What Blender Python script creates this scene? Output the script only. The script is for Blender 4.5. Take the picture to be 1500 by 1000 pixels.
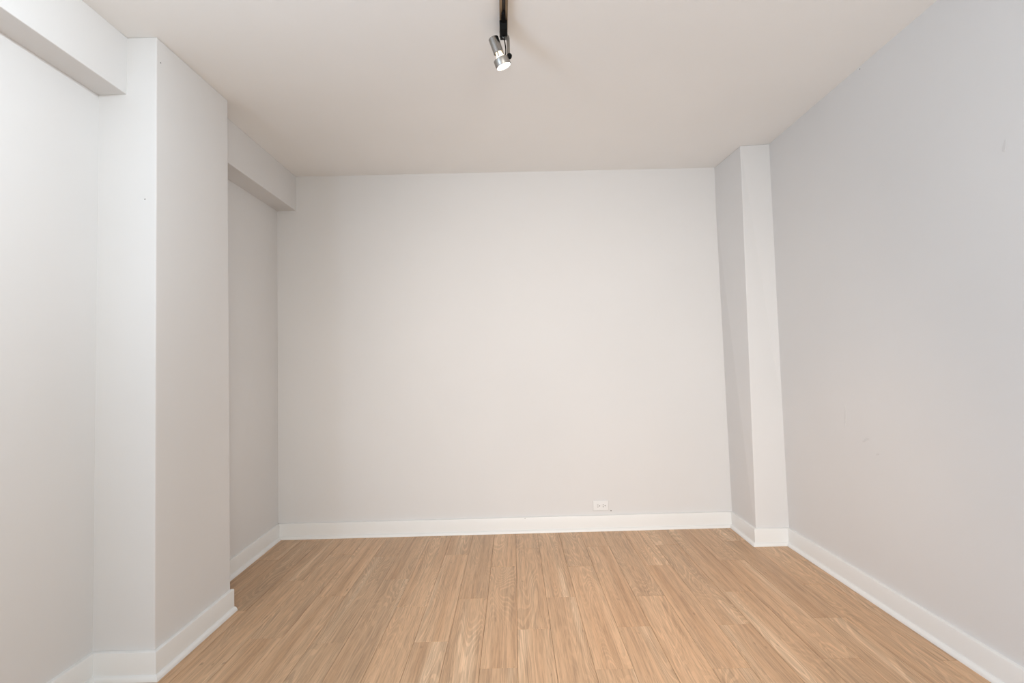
import bpy, bmesh, math, random
from mathutils import Vector, Matrix

for o in list(bpy.data.objects):
    bpy.data.objects.remove(o)
scn = bpy.context.scene
COL = scn.collection
random.seed(7)

# ------------------------------------------------------------------ camera
H = 2.5                      # ceiling height
CAM_F = 754.37               # focal length in pixels of a 1500 px wide frame
cam_d = bpy.data.cameras.new('camera')
cam_d.sensor_width = 36.0
cam_d.lens = CAM_F / 1500.0 * 36.0
cam_d.clip_start = 0.02
cam = bpy.data.objects.new('camera', cam_d)
COL.objects.link(cam)
Fw = Vector((-0.0013158, 0.99913036, 0.04167474))
Rt = Vector((0.99965349, 0.00240982, -0.02621228))
Up = Vector((0.02628991, -0.04162581, 0.99878733))
cam.matrix_world = Matrix(((Rt.x, Up.x, -Fw.x, 0.0),
                           (Rt.y, Up.y, -Fw.y, 0.0),
                           (Rt.z, Up.z, -Fw.z, 1.1547),
                           (0, 0, 0, 1)))
scn.camera = cam

# ------------------------------------------------------------------ world, daylight, exposure
world = bpy.data.worlds.new('daylight')
scn.world = world
world.use_nodes = True
bg = world.node_tree.nodes['Background']
bg.inputs[0].default_value = (0.80, 0.90, 1.0, 1)
bg.inputs[1].default_value = 1.2

def area_light(name, loc, rot, sx, sy, power, color):
    ld = bpy.data.lights.new(name, 'AREA')
    ld.shape = 'RECTANGLE'
    ld.size, ld.size_y = sx, sy
    ld.energy = power
    ld.color = color
    lo = bpy.data.objects.new(name, ld)
    lo.location = loc
    lo.rotation_euler = rot
    COL.objects.link(lo)
    return lo

REAR_Y = -1.9
WIN = (0.45, 1.50, 0.70, 2.10)       # rear window opening x0, x1, z0, z1
WIN2 = (-0.45, 0.60, 0.70, 2.10)     # left wall window, beside the camera: y0, y1, z0, z1
area_light('rear_window_daylight', ((WIN[0]+WIN[1])/2, REAR_Y-0.02, (WIN[2]+WIN[3])/2),
           (math.radians(90), 0, 0), WIN[1]-WIN[0]-0.1, WIN[3]-WIN[2]-0.1, 41.0, (1.0, 1.0, 0.94))
area_light('side_window_daylight', (-1.61, (WIN2[0]+WIN2[1])/2, (WIN2[2]+WIN2[3])/2),
           (math.radians(90), 0, math.radians(-90)), WIN2[1]-WIN2[0]-0.1, WIN2[3]-WIN2[2]-0.1, 42.0, (0.62, 0.80, 1.0))
# the photographer's flash just above the camera
fd = bpy.data.lights.new('camera_flash', 'SPOT')
fd.energy = 158.0
fd.color = (1.0, 0.92, 0.84)
fd.spot_size = math.radians(76)
fd.spot_blend = 1.0
fd.shadow_soft_size = 0.05
flash = bpy.data.objects.new('camera_flash', fd)
flash.location = (0.0, -0.06, 1.36)
flash.rotation_euler = (Vector((0.33, 3.57, 0.80)) - flash.location).to_track_quat('-Z', 'Y').to_euler()
COL.objects.link(flash)
# track spotlights: position along the rail, aim, beam angle, watts, colour (the first is the one in view)
HEADS = [(2.00, None, 80, 40.0, (1.0, 0.70, 0.46)),
         (0.65, (-1.63, 1.15, 2.05), 90, 92.0, (0.81, 0.92, 1.0))]

vs = scn.view_settings
vs.view_transform = 'Standard'
vs.look = 'None'
vs.exposure = 0.01
vs.gamma = 1.0
vs.use_curve_mapping = False

# ------------------------------------------------------------------ helpers
def tag(o, label=None, cat=None, group=None, kind=None):
    if label: o['label'] = label
    if cat: o['category'] = cat
    if group: o['group'] = group
    if kind: o['kind'] = kind
    return o

def link(name, me, mat, parent=None):
    o = bpy.data.objects.new(name, me)
    COL.objects.link(o)
    if mat is not None and not me.materials:
        me.materials.append(mat)
    if parent is not None:
        o.parent = parent
    return o

def mesh_from(name, verts, faces, mat, parent=None, bevel=0.0, segs=2, smooth=False, sharp=None):
    bm = bmesh.new()
    vv = [bm.verts.new(v) for v in verts]
    for f in faces:
        bm.faces.new([vv[i] for i in f])
    bmesh.ops.recalc_face_normals(bm, faces=bm.faces)
    if bevel > 0:
        bmesh.ops.bevel(bm, geom=list(bm.edges), offset=bevel, segments=segs, affect='EDGES', profile=0.5)
    return finish(name, bm, mat, parent, smooth)

def finish(name, bm, mat, parent=None, smooth=False):
    me = bpy.data.meshes.new(name)
    bm.to_mesh(me)
    bm.free()
    if smooth:
        for p in me.polygons: p.use_smooth = True
    return link(name, me, mat, parent)

def smooth_by_angle(o, deg=35):
    me = o.data
    bm = bmesh.new(); bm.from_mesh(me)
    for e in bm.edges:
        if len(e.link_faces) == 2 and e.calc_face_angle(0) > math.radians(deg):
            e.smooth = False
    for f in bm.faces: f.smooth = True
    bm.to_mesh(me); bm.free()
    return o

def prism(name, bottom, top, mat, parent=None, bevel=0.0, segs=3):
    """solid between a bottom and a top polygon (lists of xyz, same count)"""
    n = len(bottom)
    verts = list(bottom) + list(top)
    faces = [list(range(n))[::-1], list(range(n, 2*n))]
    for i in range(n):
        j = (i+1) % n
        faces.append([i, j, n+j, n+i])
    return mesh_from(name, verts, faces, mat, parent, bevel, segs)

def box(name, x0, x1, y0, y1, z0, z1, mat, parent=None, bevel=0.0, segs=2):
    b = [(x0,y0,z0),(x1,y0,z0),(x1,y1,z0),(x0,y1,z0)]
    t = [(x0,y0,z1),(x1,y0,z1),(x1,y1,z1),(x0,y1,z1)]
    return prism(name, b, t, mat, parent, bevel, segs)

def frame_axes(axis):
    a = Vector(axis).normalized()
    h = Vector((0,0,1)) if abs(a.z) < 0.9 else Vector((0,1,0))
    u = h.cross(a).normalized()
    return a, u, a.cross(u)

def lathe(name, origin, axis, prof, mat, parent=None, n=40, deg=35, closed=False):
    """surface of revolution; prof = [(distance along axis, radius), ...]"""
    a, u, v = frame_axes(axis)
    o0 = Vector(origin)
    bm = bmesh.new()
    rings = []
    for (d, r) in prof:
        c = o0 + a*d
        if r <= 1e-6:
            rings.append([bm.verts.new(c)])
        else:
            rings.append([bm.verts.new(c + (u*math.cos(2*math.pi*k/n) + v*math.sin(2*math.pi*k/n))*r) for k in range(n)])
    pairs = list(zip(rings[:-1], rings[1:]))
    if closed: pairs.append((rings[-1], rings[0]))
    for A, B in pairs:
        for k in range(n):
            k2 = (k+1) % n
            if len(A) == 1 and len(B) == 1: continue
            if len(A) == 1: bm.faces.new([A[0], B[k], B[k2]])
            elif len(B) == 1: bm.faces.new([A[k], A[k2], B[0]])
            else: bm.faces.new([A[k], A[k2], B[k2], B[k]])
    bmesh.ops.recalc_face_normals(bm, faces=bm.faces)
    o = finish(name, bm, mat, parent)
    return smooth_by_angle(o, deg)

def tube(name, path, r, mat, parent=None, n=12):
    pts = [Vector(p) for p in path]
    bm = bmesh.new()
    rings = []
    for i, p in enumerate(pts):
        t = (pts[min(i+1, len(pts)-1)] - pts[max(i-1, 0)]).normalized()
        u = Vector((0,1,0)).cross(t).normalized()
        v = t.cross(u)
        rings.append([bm.verts.new(p + (u*math.cos(2*math.pi*k/n) + v*math.sin(2*math.pi*k/n))*r) for k in range(n)])
    for A, B in zip(rings[:-1], rings[1:]):
        for k in range(n):
            bm.faces.new([A[k], A[(k+1)%n], B[(k+1)%n], B[k]])
    bm.faces.new(rings[0][::-1]); bm.faces.new(rings[-1])
    bmesh.ops.recalc_face_normals(bm, faces=bm.faces)
    return smooth_by_angle(finish(name, bm, mat, parent))

def spline(pts, k=8):
    P = [Vector(p) for p in pts]
    P = [P[0]*2-P[1]] + P + [P[-1]*2-P[-2]]
    out = []
    for i in range(1, len(P)-2):
        a, b, c, d = P[i-1:i+3]
        for s in range(k):
            t = s/k
            out.append(0.5*((2*b)+(c-a)*t+(2*a-5*b+4*c-d)*t*t+(3*b-a-3*c+d)*t**3))
    out.append(P[-2])
    return out

def empty(name, loc):
    o = bpy.data.objects.new(name, None)
    o.location = loc
    o.empty_display_size = 0.05
    COL.objects.link(o)
    return o

def adopt(parent, *kids):
    """parent meshes built in world coordinates without moving them"""
    for k in kids:
        k.parent = parent
        k.matrix_parent_inverse = Matrix.Translation(-Vector(parent.location))

# ------------------------------------------------------------------ materials
def new_mat(name):
    m = bpy.data.materials.new(name)
    m.use_nodes = True
    nt = m.node_tree
    return m, nt, nt.nodes['Principled BSDF']

def N(nt, t, **kw):
    n = nt.nodes.new(t)
    for k, v in kw.items(): setattr(n, k, v)
    return n

def simple(name, col, rough=0.5, metal=0.0, spec=0.5):
    m, nt, b = new_mat(name)
    b.inputs['Base Color'].default_value = (*col, 1)
    b.inputs['Roughness'].default_value = rough
    b.inputs['Metallic'].default_value = metal
    b.inputs['Specular IOR Level'].default_value = spec
    return m

def paint(name, col, rough, bump, var=0.012, spec=0.3, scale=1.6):
    """matt wall paint: roller stipple, slow unevenness of the plaster, faint mottling"""
    m, nt, b = new_mat(name)
    tc = N(nt, 'ShaderNodeTexCoord')
    n1 = N(nt, 'ShaderNodeTexNoise'); n1.inputs['Scale'].default_value = scale; n1.inputs['Detail'].default_value = 4
    nt.links.new(tc.outputs['Object'], n1.inputs['Vector'])
    mr = N(nt, 'ShaderNodeMapRange')
    mr.inputs['From Min'].default_value = 0.3; mr.inputs['From Max'].default_value = 0.7
    mr.inputs['To Min'].default_value = 1-var; mr.inputs['To Max'].default_value = 1+var
    nt.links.new(n1.outputs['Fac'], mr.inputs['Value'])
    mx = N(nt, 'ShaderNodeMix', data_type='RGBA', blend_type='MULTIPLY')
    mx.inputs[0].default_value = 1
    mx.inputs[6].default_value = (*col, 1)
    nt.links.new(mr.outputs['Result'], mx.inputs[7])
    nt.links.new(mx.outputs[2], b.inputs['Base Color'])
    b.inputs['Roughness'].default_value = rough
    b.inputs['Specular IOR Level'].default_value = spec
    n2 = N(nt, 'ShaderNodeTexNoise'); n2.inputs['Scale'].default_value = 7.0; n2.inputs['Detail'].default_value = 3
    n3 = N(nt, 'ShaderNodeTexNoise'); n3.inputs['Scale'].default_value = 350.0; n3.inputs['Detail'].default_value = 2
    nt.links.new(tc.outputs['Object'], n2.inputs['Vector']); nt.links.new(tc.outputs['Object'], n3.inputs['Vector'])
    b1 = N(nt, 'ShaderNodeBump'); b1.inputs['Strength'].default_value = bump; b1.inputs['Distance'].default_value = 0.006
    b2 = N(nt, 'ShaderNodeBump'); b2.inputs['Strength'].default_value = bump*0.6; b2.inputs['Distance'].default_value = 0.0006
    nt.links.new(n2.outputs['Fac'], b1.inputs['Height']); nt.links.new(n3.outputs['Fac'], b2.inputs['Height'])
    nt.links.new(b1.outputs['Normal'], b2.inputs['Normal']); nt.links.new(b2.outputs['Normal'], b.inputs['Normal'])
    return m

M_WALL = paint('wall_paint', (0.735, 0.722, 0.713), 0.75, 0.22)
M_CEIL = paint('ceiling_paint', (0.90, 0.89, 0.875), 0.9, 0.20, spec=0.2)
M_TRIM = paint('trim_paint', (0.83, 0.825, 0.81), 0.38, 0.05, var=0.006, spec=0.5)

def wood():
    m, nt, b = new_mat('oak_laminate')
    L = nt.links.new
    tc = N(nt, 'ShaderNodeTexCoord')
    oi = N(nt, 'ShaderNodeObjectInfo')
    sep = N(nt, 'ShaderNodeSeparateColor'); L(oi.outputs['Color'], sep.inputs[0])
    off = N(nt, 'ShaderNodeVectorMath', operation='SCALE'); L(oi.outputs['Color'], off.inputs[0]); off.inputs['Scale'].default_value = 37.0
    def coords(sx, sy):
        s = N(nt, 'ShaderNodeVectorMath', operation='MULTIPLY'); L(tc.outputs['Object'], s.inputs[0]); s.inputs[1].default_value = (sx, sy, 1)
        a = N(nt, 'ShaderNodeVectorMath', operation='ADD'); L(s.outputs[0], a.inputs[0]); L(off.outputs[0], a.inputs[1])
        return a.outputs[0]
    def noise(sx, sy, detail=2, rough=0.5, dist=0.0):
        n = N(nt, 'ShaderNodeTexNoise'); n.inputs['Scale'].default_value = 1.0
        n.inputs['Detail'].default_value = detail; n.inputs['Roughness'].default_value = rough; n.inputs['Distortion'].default_value = dist
        L(coords(sx, sy), n.inputs['Vector'])
        return n.outputs['Fac']
    def ramp(fac, stops):
        r = N(nt, 'ShaderNodeValToRGB'); L(fac, r.inputs[0])
        e = r.color_ramp.elements
        while len(e) < len(stops): e.new(0.5)
        for el, (p, c) in zip(e, stops):
            el.position = p; el.color = (*c, 1) if len(c) == 3 else c
        return r.outputs[0]
    def mix(kind, fac, a, c):
        x = N(nt, 'ShaderNodeMix', data_type='RGBA', blend_type=kind)
        if isinstance(fac, float): x.inputs[0].default_value = fac
        else: L(fac, x.inputs[0])
        L(a, x.inputs[6]); L(c, x.inputs[7])
        return x.outputs[2]
    g = lambda v: (v, v, v)
    # broad streaks of heart- and sapwood running along the board
    base = ramp(noise(13, 0.55, 2, 0.5), [(0.30, (0.555, 0.335, 0.188)), (0.50, (0.665, 0.424, 0.252)), (0.62, (0.700, 0.458, 0.278)), (0.69, (0.810, 0.560, 0.360))])
    # growth-ring contours (cathedral figure)
    cont = noise(9.0, 1.15, 1.5, 0.45, 0.35)
    mul = N(nt, 'ShaderNodeMath', operation='MULTIPLY'); L(cont, mul.inputs[0]); mul.inputs[1].default_value = 170.0
    sn = N(nt, 'ShaderNodeMath', operation='SINE'); L(mul.outputs[0], sn.inputs[0])
    rings = ramp(sn.outputs[0], [(0.20, g(0.83)), (0.65, g(1.0))])
    figure = ramp(noise(8, 0.9, 1), [(0.40, g(0.15)), (0.60, g(1.0))])
    col = mix('MULTIPLY', figure, base, rings)
    # fine pores
    pores = ramp(noise(240, 7, 3, 0.6), [(0.36, g(0.72)), (0.52, g(1.0)), (0.68, g(1.06))])
    col = mix('MULTIPLY', 0.75, col, pores)
    streak = ramp(noise(60, 1.7, 3, 0.6), [(0.32, g(0.80)), (0.54, g(1.0)), (0.72, g(1.07))])
    col = mix('MULTIPLY', 0.9, col, streak)
    # small dark flecks and knots
    fl = ramp(noise(45, 14, 1), [(0.74, g(1.0)), (0.82, g(0.66))])
    col = mix('MULTIPLY', 1.0, col, fl)
    # per-board tone
    tr = N(nt, 'ShaderNodeMapRange'); L(sep.outputs[2], tr.inputs['Value'])
    tr.inputs['To Min'].default_value = 0.90; tr.inputs['To Max'].default_value = 1.07
    col = mix('MULTIPLY', 1.0, col, tr.outputs[0])
    L(col, b.inputs['Base Color'])
    b.inputs['Roughness'].default_value = 0.42
    b.inputs['Specular IOR Level'].default_value = 0.45
    bp = N(nt, 'ShaderNodeBump'); bp.inputs['Strength'].default_value = 0.12; bp.inputs['Distance'].default_value = 0.001
    L(pores, bp.inputs['Height']); L(bp.outputs['Normal'], b.inputs['Normal'])
    return m
M_WOOD = wood()
M_SUB = simple('subfloor_dark', (0.10, 0.055, 0.03), 0.9)
M_BLACK = simple('black_plastic', (0.004, 0.004, 0.004), 0.55, 0.0, 0.12)
M_BRONZE = simple('bronze_anodised', (0.30, 0.225, 0.155), 0.36, 1.0)
M_SLOT = simple('rail_slot', (0.02, 0.016, 0.013), 0.5)
M_STEEL = simple('brushed_nickel', (0.36, 0.35, 0.34), 0.24, 1.0)
M_ARM = simple('satin_nickel', (0.40, 0.38, 0.355), 0.40, 1.0)
M_PLASTIC = simple('white_plastic', (0.82, 0.82, 0.815), 0.3)
M_HOLE = simple('slot_dark', (0.03, 0.03, 0.03), 0.7)
M_NAIL = simple('nail_hole', (0.10, 0.085, 0.07), 0.8)

def emitter(name, col, strength):
    m, nt, b = new_mat(name)
    b.inputs['Base Color'].default_value = (1, 1, 1, 1)
    b.inputs['Emission Color'].default_value = (*col, 1)
    b.inputs['Emission Strength'].default_value = strength
    return m
M_BULB = emitter('lamp_glow', (1.0, 0.93, 0.80), 12.0)

def pane():
    m, nt, b = new_mat('window_glass')
    out = nt.nodes['Material Output']
    tr = N(nt, 'ShaderNodeBsdfTransparent'); gl = N(nt, 'ShaderNodeBsdfGlossy'); gl.inputs['Roughness'].default_value = 0.02
    mx = N(nt, 'ShaderNodeMixShader'); mx.inputs[0].default_value = 0.06
    nt.links.new(tr.outputs[0], mx.inputs[1]); nt.links.new(gl.outputs[0], mx.inputs[2]); nt.links.new(mx.outputs[0], out.inputs[0])
    return m
M_GLASS = pane()

# ------------------------------------------------------------------ the room shell
XL, XR, YB = -1.628, 1.662, 3.56
# floor: a dark underlay with every board laid on it
floor = box('floor', XL-0.1, XR+0.1, REAR_Y-0.1, 3.70, -0.05, -0.009, M_SUB)
tag(floor, 'light oak laminate floor of staggered boards', 'floor', kind='structure')

W, LEN, X0 = 0.1445, 0.975, -0.0125
JOINTS = {-12: 2.85, -11: 2.20, -10: 2.52, -9: 2.857, -8: 2.263, -7: 2.657, -6: 2.212, -5: 2.845, -4: 2.523, -3: 2.203, -2: 2.589, -1: 2.005,
          0: 2.285, 1: 2.583, 2: 1.980, 3: 2.285, 4: 2.570, 5: 1.968, 6: 2.281, 7: 2.595, 8: 2.010, 9: 2.319, 10: 2.653, 11: 1.98}
GX, GY, TH, BV = 0.0005, 0.0009, 0.008, 0.0007
board_cache = {}
def board_mesh(w, l):
    key = (round(w, 4), round(l, 4))
    if key not in board_cache:
        hx, hy = w/2-GX, l/2-GY
        v = []
        for z, i in ((-TH, 0), (-BV, 0), (0, BV)):
            v += [(-hx+i, -hy+i, z), (hx-i, -hy+i, z), (hx-i, hy-i, z), (-hx+i, hy-i, z)]
        f = [(3, 2, 1, 0), (8, 9, 10, 11)]
        for a in (0, 4):
            for k in range(4):
                f.append((a+k, a+(k+1) % 4, a+4+(k+1) % 4, a+4+k))
        me = bpy.data.meshes.new('plank'); me.from_pydata(v, [], f); me.update()
        me.materials.append(M_WOOD)
        board_cache[key] = me
    return board_cache[key]
FX0, FX1, FY0, FY1 = XL-0.004, XR-0.002, REAR_Y, 3.572
for k in range(-12, 12):
    xa, xb = max(X0+W*k, FX0), min(X0+W*(k+1), FX1)
    if xb - xa < 0.004: continue
    j = JOINTS[k]
    y = j - LEN*math.ceil((j-FY0)/LEN)
    while y < FY1 - 1e-4:
        ya, yb = max(y, FY0), min(y+LEN, FY1)
        if yb - ya > 0.01:
            o = bpy.data.objects.new('plank', board_mesh(xb-xa, yb-ya))
            COL.objects.link(o)
            o.location = ((xa+xb)/2, (ya+yb)/2, 0)
            o.color = (random.random(), random.random(), random.random(), 1)
            o.parent = floor
        y += LEN

ceiling = box('ceiling', XL-0.15, XR+0.15, REAR_Y-0.15, 3.75, H, H+0.12, M_CEIL)
tag(ceiling, 'flat white plaster ceiling', 'ceiling', kind='structure')

# back wall (a hair out of square), right wall, left wall
wb = prism('wall_back', [(-1.80, 3.560, -0.05), (1.80, 3.5765, -0.05), (1.80, 3.72, -0.05), (-1.80, 3.72, -0.05)],
           [(-1.80, 3.5545, H), (1.80, 3.605, H), (1.80, 3.72, H), (-1.80, 3.72, H)], M_WALL)
tag(wb, 'pale grey back wall with a low wall outlet', 'wall', kind='structure')
wr = prism('wall_right', [(XR, REAR_Y, -0.05), (1.80, REAR_Y, -0.05), (1.80, 3.59, -0.05), (1.668, 3.59, -0.05)],
           [(XR, REAR_Y, H), (1.80, REAR_Y, H), (1.80, 3.59, H), (1.660, 3.59, H)], M_WALL)
tag(wr, 'pale grey right wall with faint scuffs', 'wall', kind='structure')
def left_wall():
    bm = bmesh.new()
    def block(ys, bx, tx, z0, z1):
        rows = []
        for y, a, c in zip(ys, bx, tx):
            xa = a+(c-a)*max(z0, 0)/H; xc = a+(c-a)*z1/H
            rows.append([bm.verts.new(p) for p in ((xa, y, z0), (xc, y, z1), (-1.80, y, z1), (-1.80, y, z0))])
        for A, B in zip(rows[:-1], rows[1:]):
            for k in range(4):
                bm.faces.new([A[k], A[(k+1) % 4], B[(k+1) % 4], B[k]])
        bm.faces.new(rows[0][::-1]); bm.faces.new(rows[-1])
    x = -1.628
    block([REAR_Y, WIN2[0]], [x, x], [x, x], -0.05, H)
    block([WIN2[0], WIN2[1]], [x, x], [x, x], -0.05, WIN2[2])
    block([WIN2[0], WIN2[1]], [x, x], [x, x], WIN2[3], H)
    block([WIN2[1], 2.05, 2.60, 2.86, 3.57], [x, x, -1.612, -1.608, -1.634], [x, x, -1.6225, -1.6225, -1.6225], -0.05, H)
    bmesh.ops.recalc_face_normals(bm, faces=bm.faces)
    return finish('wall_left', bm, M_WALL)
tag(left_wall(), 'pale grey left wall behind the boxed pillar', 'wall', kind='structure')

# boxed pillars
pl = prism('pillar_left', [(-1.391, 2.001, 0), (-1.391, 2.526, 0), (-1.70, 2.526, 0), (-1.70, 2.001, 0)],
           [(-1.398, 2.013, H), (-1.390, 2.514, H), (-1.70, 2.514, H), (-1.70, 2.013, H)], M_WALL, bevel=0.004)
tag(pl, 'wide boxed pillar standing out from the left wall', 'pillar', kind='structure')
pr = prism('pillar_right', [(1.464, 3.213, 0), (1.474, 3.66, 0), (1.75, 3.66, 0), (1.75, 3.213, 0)],
           [(1.485, 3.238, H), (1.460, 3.66, H), (1.75, 3.66, H), (1.75, 3.208, H)], M_WALL, bevel=0.004)
tag(pr, 'narrow boxed pillar in the right back corner', 'pillar', kind='structure')
# dropped beams along the left wall, either side of the pillar
def beam(name, y0, y1, x0, x1, z0, z1):
    return prism(name, [(x0, y0, z0), (x1, y1, z1), (-1.72, y1, z1), (-1.72, y0, z0)],
                 [(x0, y0, H), (x1, y1, H), (-1.72, y1, H), (-1.72, y0, H)], M_WALL, bevel=0.003)
tag(beam('beam_left_near', REAR_Y, 2.03, -1.516, -1.516, 2.268, 2.2665), 'dropped ceiling beam along the left wall nearer the camera than the pillar', 'beam', kind='structure')
tag(beam('beam_left_far', 2.49, 3.60, -1.4885, -1.4905, 2.2585, 2.2575), 'short dropped ceiling beam between left pillar and back wall', 'beam', kind='structure')

# rear wall behind the camera, with the window that lights the room
rear = []
def rear_piece(x0, x1, z0, z1):
    rear.append((x0, x1, z0, z1))
rear_piece(-1.80, WIN[0], -0.05, H); rear_piece(WIN[1], 1.80, -0.05, H)
rear_piece(WIN[0], WIN[1], -0.05, WIN[2]); rear_piece(WIN[0], WIN[1], WIN[3], H)
bm = bmesh.new()
for x0, x1, z0, z1 in rear:
    vv = [bm.verts.new((x, y, z)) for z in (z0, z1) for (x, y) in ((x0, REAR_Y-0.14), (x1, REAR_Y-0.14), (x1, REAR_Y), (x0, REAR_Y))]
    for q in ((3,2,1,0), (4,5,6,7), (0,1,5,4), (1,2,6,5), (2,3,7,6), (3,0,4,7)):
        bm.faces.new([vv[i] for i in q])
tag(finish('wall_rear', bm, M_WALL), 'pale wall behind the camera with a wide window', 'wall', kind='structure')
win = empty('window_1', ((WIN[0]+WIN[1])/2, REAR_Y-0.1, WIN[2]))
tag(win, 'wide white framed window in the wall behind the camera', 'window', kind='structure')
fw = 0.05
parts = [box('window_frame', WIN[0], WIN[1], REAR_Y-0.12, REAR_Y-0.07, WIN[2], WIN[2]+fw, M_TRIM),
         box('window_frame', WIN[0], WIN[1], REAR_Y-0.12, REAR_Y-0.07, WIN[3]-fw, WIN[3], M_TRIM),
         box('window_frame', WIN[0], WIN[0]+fw, REAR_Y-0.12, REAR_Y-0.07, WIN[2]+fw, WIN[3]-fw, M_TRIM),
         box('window_frame', WIN[1]-fw, WIN[1], REAR_Y-0.12, REAR_Y-0.07, WIN[2]+fw, WIN[3]-fw, M_TRIM),
         box('window_sill', WIN[0]-0.03, WIN[1]+0.03, REAR_Y-0.07, REAR_Y+0.03, WIN[2]-0.03, WIN[2], M_TRIM),
         box('window_pane', WIN[0]+fw, WIN[1]-fw, REAR_Y-0.10, REAR_Y-0.094, WIN[2]+fw, WIN[3]-fw, M_GLASS)]
adopt(win, *parts)
win2 = empty('window_2', (-1.70, (WIN2[0]+WIN2[1])/2, WIN2[2]))
tag(win2, 'white framed window in the left wall beside the camera', 'window', kind='structure')
wx0, wx1 = -1.75, -1.70
parts = [box('window_frame', wx0, wx1, WIN2[0], WIN2[1], WIN2[2], WIN2[2]+fw, M_TRIM),
         box('window_frame', wx0, wx1, WIN2[0], WIN2[1], WIN2[3]-fw, WIN2[3], M_TRIM),
         box('window_frame', wx0, wx1, WIN2[0], WIN2[0]+fw, WIN2[2]+fw, WIN2[3]-fw, M_TRIM),
         box('window_frame', wx0, wx1, WIN2[1]-fw, WIN2[1], WIN2[2]+fw, WIN2[3]-fw, M_TRIM),
         box('window_sill', wx1, -1.60, WIN2[0]-0.03, WIN2[1]+0.03, WIN2[2]-0.03, WIN2[2], M_TRIM),
         box('window_pane', -1.730, -1.724, WIN2[0]+fw, WIN2[1]-fw, WIN2[2]+fw, WIN2[3]-fw, M_GLASS)]
adopt(win2, *parts)

# ------------------------------------------------------------------ baseboards with a quarter-round shoe
HB, TB, TS, HS = 0.102, 0.016, 0.032, 0.019
BOARD = [(0.0, 0.0), (TB, 0.0), (TB, HB-0.006), (TB-0.0015, HB-0.002), (TB-0.005, HB), (0.0, HB)]
SHOE = [(TB, 0.0), (TS, 0.0)] + [(TB+(TS-TB)*math.cos(a), HS*math.sin(a)) for a in [math.radians(d) for d in (12, 30, 50, 70, 90)]]
def sweep(name, A, B, mA, mB, prof, mat, parent=None, zA=0.0, zB=0.0):
    n = len(prof)
    v = [(A[0]+mA[0]*d, A[1]+mA[1]*d, z+zA) for d, z in prof] + [(B[0]+mB[0]*d, B[1]+mB[1]*d, z+zB) for d, z in prof]
    f = [list(range(n)), list(range(n, 2*n))]
    for i in range(n):
        j = (i+1) % n
        f.append([i, j, n+j, n+i])
    o = mesh_from(name, v, f, mat, parent)
    return smooth_by_angle(o, 32)
def run(path, names, labels, shoe_end=0.0):
    """baseboards along a polyline; the room lies to the left of the walking direction"""
    P = [Vector(p) for p in path]
    nrm = []
    for a, c in zip(P[:-1], P[1:]):
        d = (c-a).normalized(); nrm.append(Vector((-d.y, d.x)))
    ms = [nrm[0]]
    for n1, n2 in zip(nrm[:-1], nrm[1:]):
        s = n1+n2; ms.append(s/(1+n1.dot(n2)))
    ms.append(nrm[-1])
    for i, (nm, lb) in enumerate(zip(names, labels)):
        o = sweep(nm, P[i], P[i+1], ms[i], ms[i+1], BOARD, M_TRIM)
        tag(o, lb, 'baseboard', kind='structure')
        B = P[i+1]
        if i == len(names)-1 and shoe_end: B = B + (P[i+1]-P[i]).normalized()*shoe_end
        sweep('shoe_moulding', P[i], B, ms[i], ms[i+1], SHOE, M_TRIM, o)
# walking with the room on the left hand: from right wall (rear) ... here we go clockwise reversed
run([(-1.608, 2.70), (-1.634, 3.561)][::-1], ['baseboard_recess'], ['white baseboard on the left wall between pillar and back wall'])
run([(-1.391, 2.530), (-1.391, 2.001), (-1.628, 2.001), (-1.628, REAR_Y)],
    ['baseboard_pillar_left_side', 'baseboard_pillar_left_front', 'baseboard_left'],
    ['white baseboard on the side of the left pillar ending in a cut end', 'short white baseboard across the front of the left pillar', 'white baseboard along the left wall near the camera'])
run([(1.662, REAR_Y), (1.6675, 3.213), (1.464, 3.213), (1.474, 3.5748), (-1.634, 3.561)],
    ['baseboard_right', 'baseboard_pillar_right_front', 'baseboard_pillar_right_side', 'baseboard_back'],
    ['long white baseboard running along the right wall', 'short white baseboard across the front of the right pillar',
     'short white baseboard on the side of the right pillar', 'long white baseboard along the back wall'])

# ------------------------------------------------------------------ wall outlet
def yback(x, z):
    yb0 = 3.560 + (x+1.8)/3.6*0.0165
    yb1 = 3.5545 + (x+1.8)/3.6*0.0505
    return yb0 + (yb1-yb0)*z/H
oc = (0.573, 0.1647)
oy = yback(*oc)
outlet = empty('wall_outlet', (oc[0], oy, oc[1]-0.033))
tag(outlet, 'white double wall outlet set sideways above the back baseboard', 'outlet')
def on_wall(name, x0, x1, z0, z1, d0, d1, mat, bevel=0.0, segs=2):
    return box(name, oc[0]+x0, oc[0]+x1, oy-d1, oy-d0, oc[1]+z0, oc[1]+z1, mat, None, bevel, segs)
plate = on_wall('cover_plate', -0.0520, 0.0520, -0.0325, 0.0325, 0.0, 0.0062, M_PLASTIC, 0.0022, 3)
insert = on_wall('receptacle', -0.0335, 0.0335, -0.0165, 0.0165, 0.006, 0.0082, M_PLASTIC, 0.0007, 2)
rim = []
kids = [plate, insert]
for sx in (-0.0205, 0.0165):
    for dz in (-0.0066, 0.0066):
        s = on_wall('slot', sx-0.0037, sx+0.0037, dz-0.0013, dz+0.0013, 0.0080, 0.0084, M_HOLE)
        kids.append(s)
    g = lathe('ground_hole', (oc[0]+sx+0.0122, oy-0.0080, oc[1]-0.0005), (0, -1, 0), [(0, 0.0), (0, 0.0030), (0.0005, 0.0030), (0.0005, 0)], M_HOLE, n=20)
    kids.append(g)
adopt(outlet, *kids)
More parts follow.
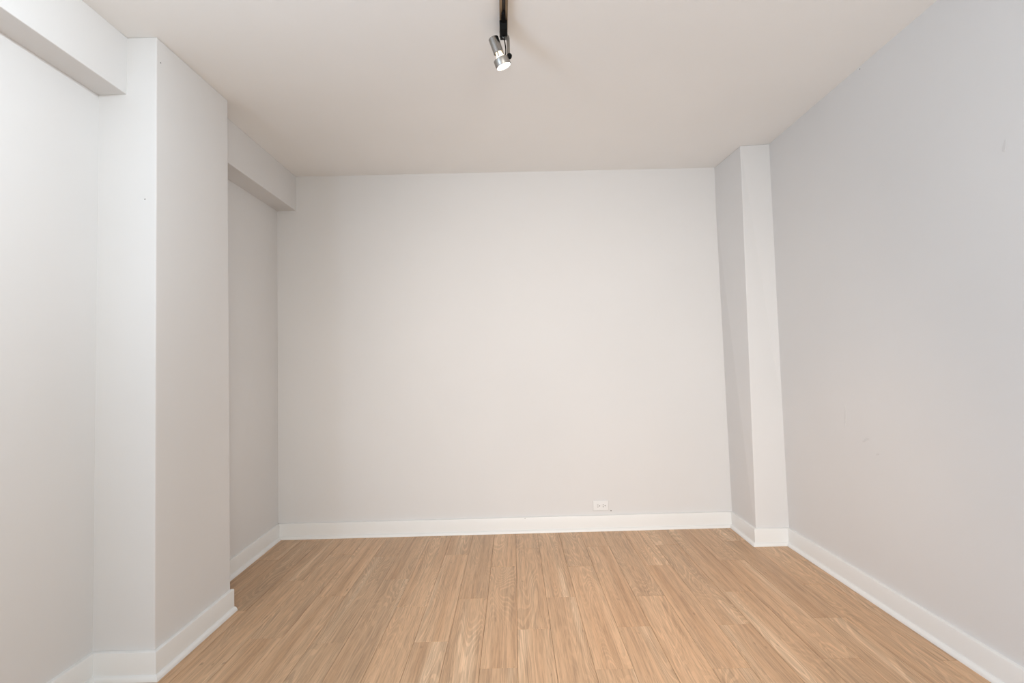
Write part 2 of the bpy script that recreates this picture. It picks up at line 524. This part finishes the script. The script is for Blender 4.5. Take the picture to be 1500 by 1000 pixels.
for dx in (-0.044, 0.044):
    s = lathe('screw', (oc[0]+dx, oy-0.006, oc[1]), (0, -1, 0), [(0, 0), (0, 0.0028), (0.0006, 0.0026), (0.0009, 0)], M_PLASTIC, n=16)
    adopt(outlet, s)

# small nail holes
def nail(parent, loc, axis, r):
    lathe('nail_hole', loc, axis, [(0.0, 0.0), (0.0, r), (0.0008, r*0.8), (0.0008, 0.0)], M_NAIL, parent, n=14)
nail(pl, (-1.4405, 2.0100, 1.8403), (0, -1, 0), 0.0026)
nail(pl, (-1.3968, 2.0354, 2.4067), (1, 0, 0), 0.0024)
nail(wb, (0.6425, yback(0.6425, .1275)+0.0004, 0.1275), (0, -1, 0), 0.0034)
nail(wr, (1.6600, 2.362, 2.487), (-1, 0, 0), 0.0025)
nail(bpy.data.objects['baseboard_back'], (0.0525, 3.5525, 0.0955), (0, -1, 0), 0.0024)

# faint scuffs on the right wall
M_SCUFF = simple('scuffed_paint', (0.68, 0.665, 0.655), 0.7)
def scuff(y, z, ly, lz, tilt=0.0):
    n = 14
    xw = XR + 0.006*(y-REAR_Y)/(3.59-REAR_Y)
    xw += (1.662 - 0.002*(y-REAR_Y)/(3.59-REAR_Y) - xw)*z/H
    rim = []
    for k in range(n):
        a = 2*math.pi*k/n
        u, v = math.cos(a)*ly/2, math.sin(a)*lz/2*(1+0.25*math.sin(3*a+y*9))
        rim.append((y+u*math.cos(tilt)-v*math.sin(tilt), z+u*math.sin(tilt)+v*math.cos(tilt)))
    prism('scuff', [(xw+0.002, p, q) for p, q in rim], [(xw-0.0003, p, q) for p, q in rim], M_SCUFF, wr)
scuff(2.612, 0.842, 0.007, 0.105, 0.08)
scuff(2.470, 0.745, 0.050, 0.010, -0.5)
scuff(2.395, 0.690, 0.022, 0.008, -0.4)
scuff(1.700, 1.835, 0.012, 0.040, 0.25)

# ------------------------------------------------------------------ ceiling track and its spotlight
def rx(y): return -0.0032 - 0.020*(y-1.98)        # the rail runs a degree off square
R_END, R_START = 2.035, -0.9
rail = empty('track_rail', (rx(0.6), 0.6, H))
tag(rail, 'dark bronze lighting track screwed to the ceiling', 'lighting track')
def rail_prism(name, prof, y0, y1, mat, bev=0.0):
    n = len(prof)
    v = [(rx(y0)+x, y0, z) for x, z in prof] + [(rx(y1)+x, y1, z) for x, z in prof]
    f = [list(range(n)), list(range(n, 2*n))] + [[i, (i+1) % n, n+(i+1) % n, n+i] for i in range(n)]
    return mesh_from(name, v, f, mat, None, bev)
hw, zt, zb = 0.0158, H, 2.478
channel = rail_prism('channel', [(-hw, zt), (-hw, zb+0.002), (-hw+0.002, zb), (-0.0066, zb), (-0.0058, zb+0.0015), (-0.0058, zt-0.005),
                                 (0.0058, zt-0.005), (0.0058, zb+0.0015), (0.0066, zb), (hw-0.002, zb), (hw, zb+0.002), (hw, zt)], R_START, R_END, M_BRONZE)
slot = rail_prism('power_slot', [(-0.0058, zt-0.005), (-0.0058, zb+0.006), (0.0058, zb+0.006), (0.0058, zt-0.005)], R_START+0.001, R_END-0.001, M_SLOT)
cap = rail_prism('end_cap', [(-hw-0.0006, zt), (-hw-0.0006, zb-0.0005), (hw+0.0006, zb-0.0005), (hw+0.0006, zt)], R_END, R_END+0.006, M_BLACK)
cap2 = rail_prism('end_cap', [(-hw-0.0006, zt), (-hw-0.0006, zb-0.0005), (hw+0.0006, zb-0.0005), (hw+0.0006, zt)], R_START-0.006, R_START, M_BLACK)
sc = lathe('rail_screw', (rx(1.925), 1.9262, zb+0.006), (0, 0, -1), [(0, 0), (0, 0.0022), (0.001, 0.0018), (0.0012, 0)], M_STEEL, n=14)
adopt(rail, channel, slot, cap, cap2, sc)

M_BULB2 = emitter('lamp_back_glow', (1.0, 0.80, 0.50), 1.6)
def spotlight(Y, AX, watts, angle, color, label, group=None, aim_down=False):
    """one track head: plug-in adapter, folded arm, cable, knob, rear housing, rods, lamp ring and lit lamp"""
    dy = Y-2.0
    ax = rx(Y-0.01)
    dxx = ax - rx(1.99)
    spot = empty('track_spotlight', (rx(Y), Y, zb))
    tag(spot, label, 'spotlight', group)
    S = Vector((dxx, dy, 0))
    def sh(p): return tuple(Vector(p)+S)
    # black adapter: a narrow tongue in the rail and a full-width block under it
    ad1 = prism('adapter', [(ax-0.0145, 1.945+dy, 2.447), (ax+0.0135, 1.945+dy, 2.447), (ax+0.0135, 2.012+dy, 2.447), (ax-0.0145, 2.012+dy, 2.447)],
                [(ax-0.0155, 1.935+dy, zb), (ax+0.0150, 1.935+dy, zb), (ax+0.0150, 2.014+dy, zb), (ax-0.0155, 2.014+dy, zb)], M_BLACK, bevel=0.0015)
    ad2 = prism('adapter_tongue', [(ax-0.0066, 1.893+dy, zb-0.006), (ax+0.0066, 1.893+dy, zb-0.006), (ax+0.0085, 1.95+dy, zb-0.012), (ax-0.0085, 1.95+dy, zb-0.012)],
                [(ax-0.0056, 1.89+dy, zb+0.005), (ax+0.0056, 1.89+dy, zb+0.005), (ax+0.0056, 1.95+dy, zb+0.005), (ax-0.0056, 1.95+dy, zb+0.005)], M_BLACK)
    # flat arm hanging beside the head, folded over under the adapter
    out = [(-0.0080, 2.4475), (-0.0030, 2.4520), (0.0010, 2.4580), (0.0065, 2.4600), (0.0120, 2.4565), (0.0175, 2.4490), (0.0195, 2.4400), (0.0194, 2.3720),
           (0.0180, 2.3610), (0.0135, 2.3560), (0.0090, 2.3600), (0.0075, 2.3700), (0.0075, 2.4280), (0.0050, 2.4360), (0.0000, 2.4400), (-0.0060, 2.4425)]
    t = 0.0022
    armo = prism('arm', [sh((x, 1.990, z)) for x, z in out], [sh((x, 1.990+t, z)) for x, z in out], M_ARM, bevel=0.0006, segs=2)
    piv = lathe('pivot', sh((-0.003, 1.9925, 2.4470)), (0, -1, 0), [(0, 0), (0, 0.0058), (0.004, 0.0058), (0.0046, 0.005), (0.0046, 0)], M_ARM, n=24)
    cable = tube('cable', spline([sh(p) for p in ((-0.0030, 1.984, 2.4480), (-0.0026, 1.982, 2.4400), (-0.0010, 1.980, 2.4250), (0.0012, 1.978, 2.4080), (0.0028, 1.978, 2.3900), (0.0022, 1.981, 2.3730), (-0.002, 1.99, 2.366))]), 0.0021, M_BLACK)
    knob = lathe('knob', sh((0.0158, 1.991, 2.3655)), (0.10, -1, -0.05), [(0, 0), (0, 0.0102), (0.009, 0.0102), (0.011, 0.0090), (0.0115, 0)], M_BLACK, n=32)
    C0 = Vector(sh((-0.0068, 2.000, 2.3322))) - Vector((0.335, 0.131, -0.933)).normalized()*0.045    # the head turns about this point
    F0 = C0 + AX*0.045
    def at(d): return F0 + AX*d
    body = lathe('housing', at(-0.1150), AX, [(0.0, 0.0), (0.0, 0.0188), (0.0015, 0.0202), (0.060, 0.0202), (0.0605, 0.0197), (0.0605, 0.0184), (0.045, 0.0184), (0.045, 0.0)], M_STEEL, n=48)
    reflector = lathe('reflector', at(-0.0570), AX, [(0.0, 0.0), (0.0, 0.0120), (0.006, 0.0125), (0.014, 0.0150), (0.024, 0.0205), (0.029, 0.0230), (0.029, 0.0)], M_BULB2, n=48)
    a_, u_, v_ = frame_axes(AX)
    for k in range(3):
        ang = 2*math.pi*k/3 + 0.9
        off = (u_*math.cos(ang)+v_*math.sin(ang))*0.0172
        adopt(spot, lathe('support_rod', at(-0.0750)+off, AX, [(0, 0), (0, 0.0022), (0.047, 0.0022), (0.047, 0)], M_STEEL, n=12))
    ring = lathe('lamp_ring', at(-0.0295), AX, [(0.0, 0.0240), (0.0, 0.0300), (0.0012, 0.0312), (0.0290, 0.0312), (0.0300, 0.0305), (0.0300, 0.0283), (0.027, 0.0278), (0.004, 0.0240)], M_ARM, n=56, closed=True)
    face = lathe('lamp', at(-0.0040), AX, [(0.0, 0.0), (0.0, 0.0276), (0.0020, 0.0276), (0.0036, 0.020), (0.0042, 0.0)], M_BULB, n=48)
    capsule = lathe('lamp_capsule', at(-0.0640), AX, [(-0.0200, 0.0), (-0.0200, 0.0110), (-0.002, 0.0125), (0.0, 0.0125), (0.0, 0.0)], M_BULB2, n=32)
    adopt(spot, ad1, ad2, armo, piv, cable, knob, body, reflector, ring, face, capsule)
    ld = bpy.data.lights.new('spotlight_beam', 'SPOT')
    ld.energy = watts
    ld.color = color
    ld.spot_size = math.radians(angle)
    ld.spot_blend = 1.0
    ld.shadow_soft_size = 0.028 if aim_down else 0.05
    lo = bpy.data.objects.new('spotlight_beam', ld)
    lo.location = at(0.004)
    lo.rotation_euler = AX.to_track_quat('-Z', 'Y').to_euler()
    COL.objects.link(lo)
    adopt(spot, lo)
    return spot
HEAD_LABELS = ['brushed nickel spotlight with lit lamp hanging from the end of the ceiling track',
               'brushed nickel spotlight on the track turned towards the left wall']
for (Y, aim, angle, watts, color), lb in zip(HEADS, HEAD_LABELS):
    if aim is None: AX = Vector((0.335, 0.131, -0.933)).normalized()
    else: AX = (Vector(aim) - Vector((rx(Y), Y, 2.375))).normalized()
    spotlight(Y, AX, watts, angle, color, lb, 'spotlights on the ceiling track', aim is None)
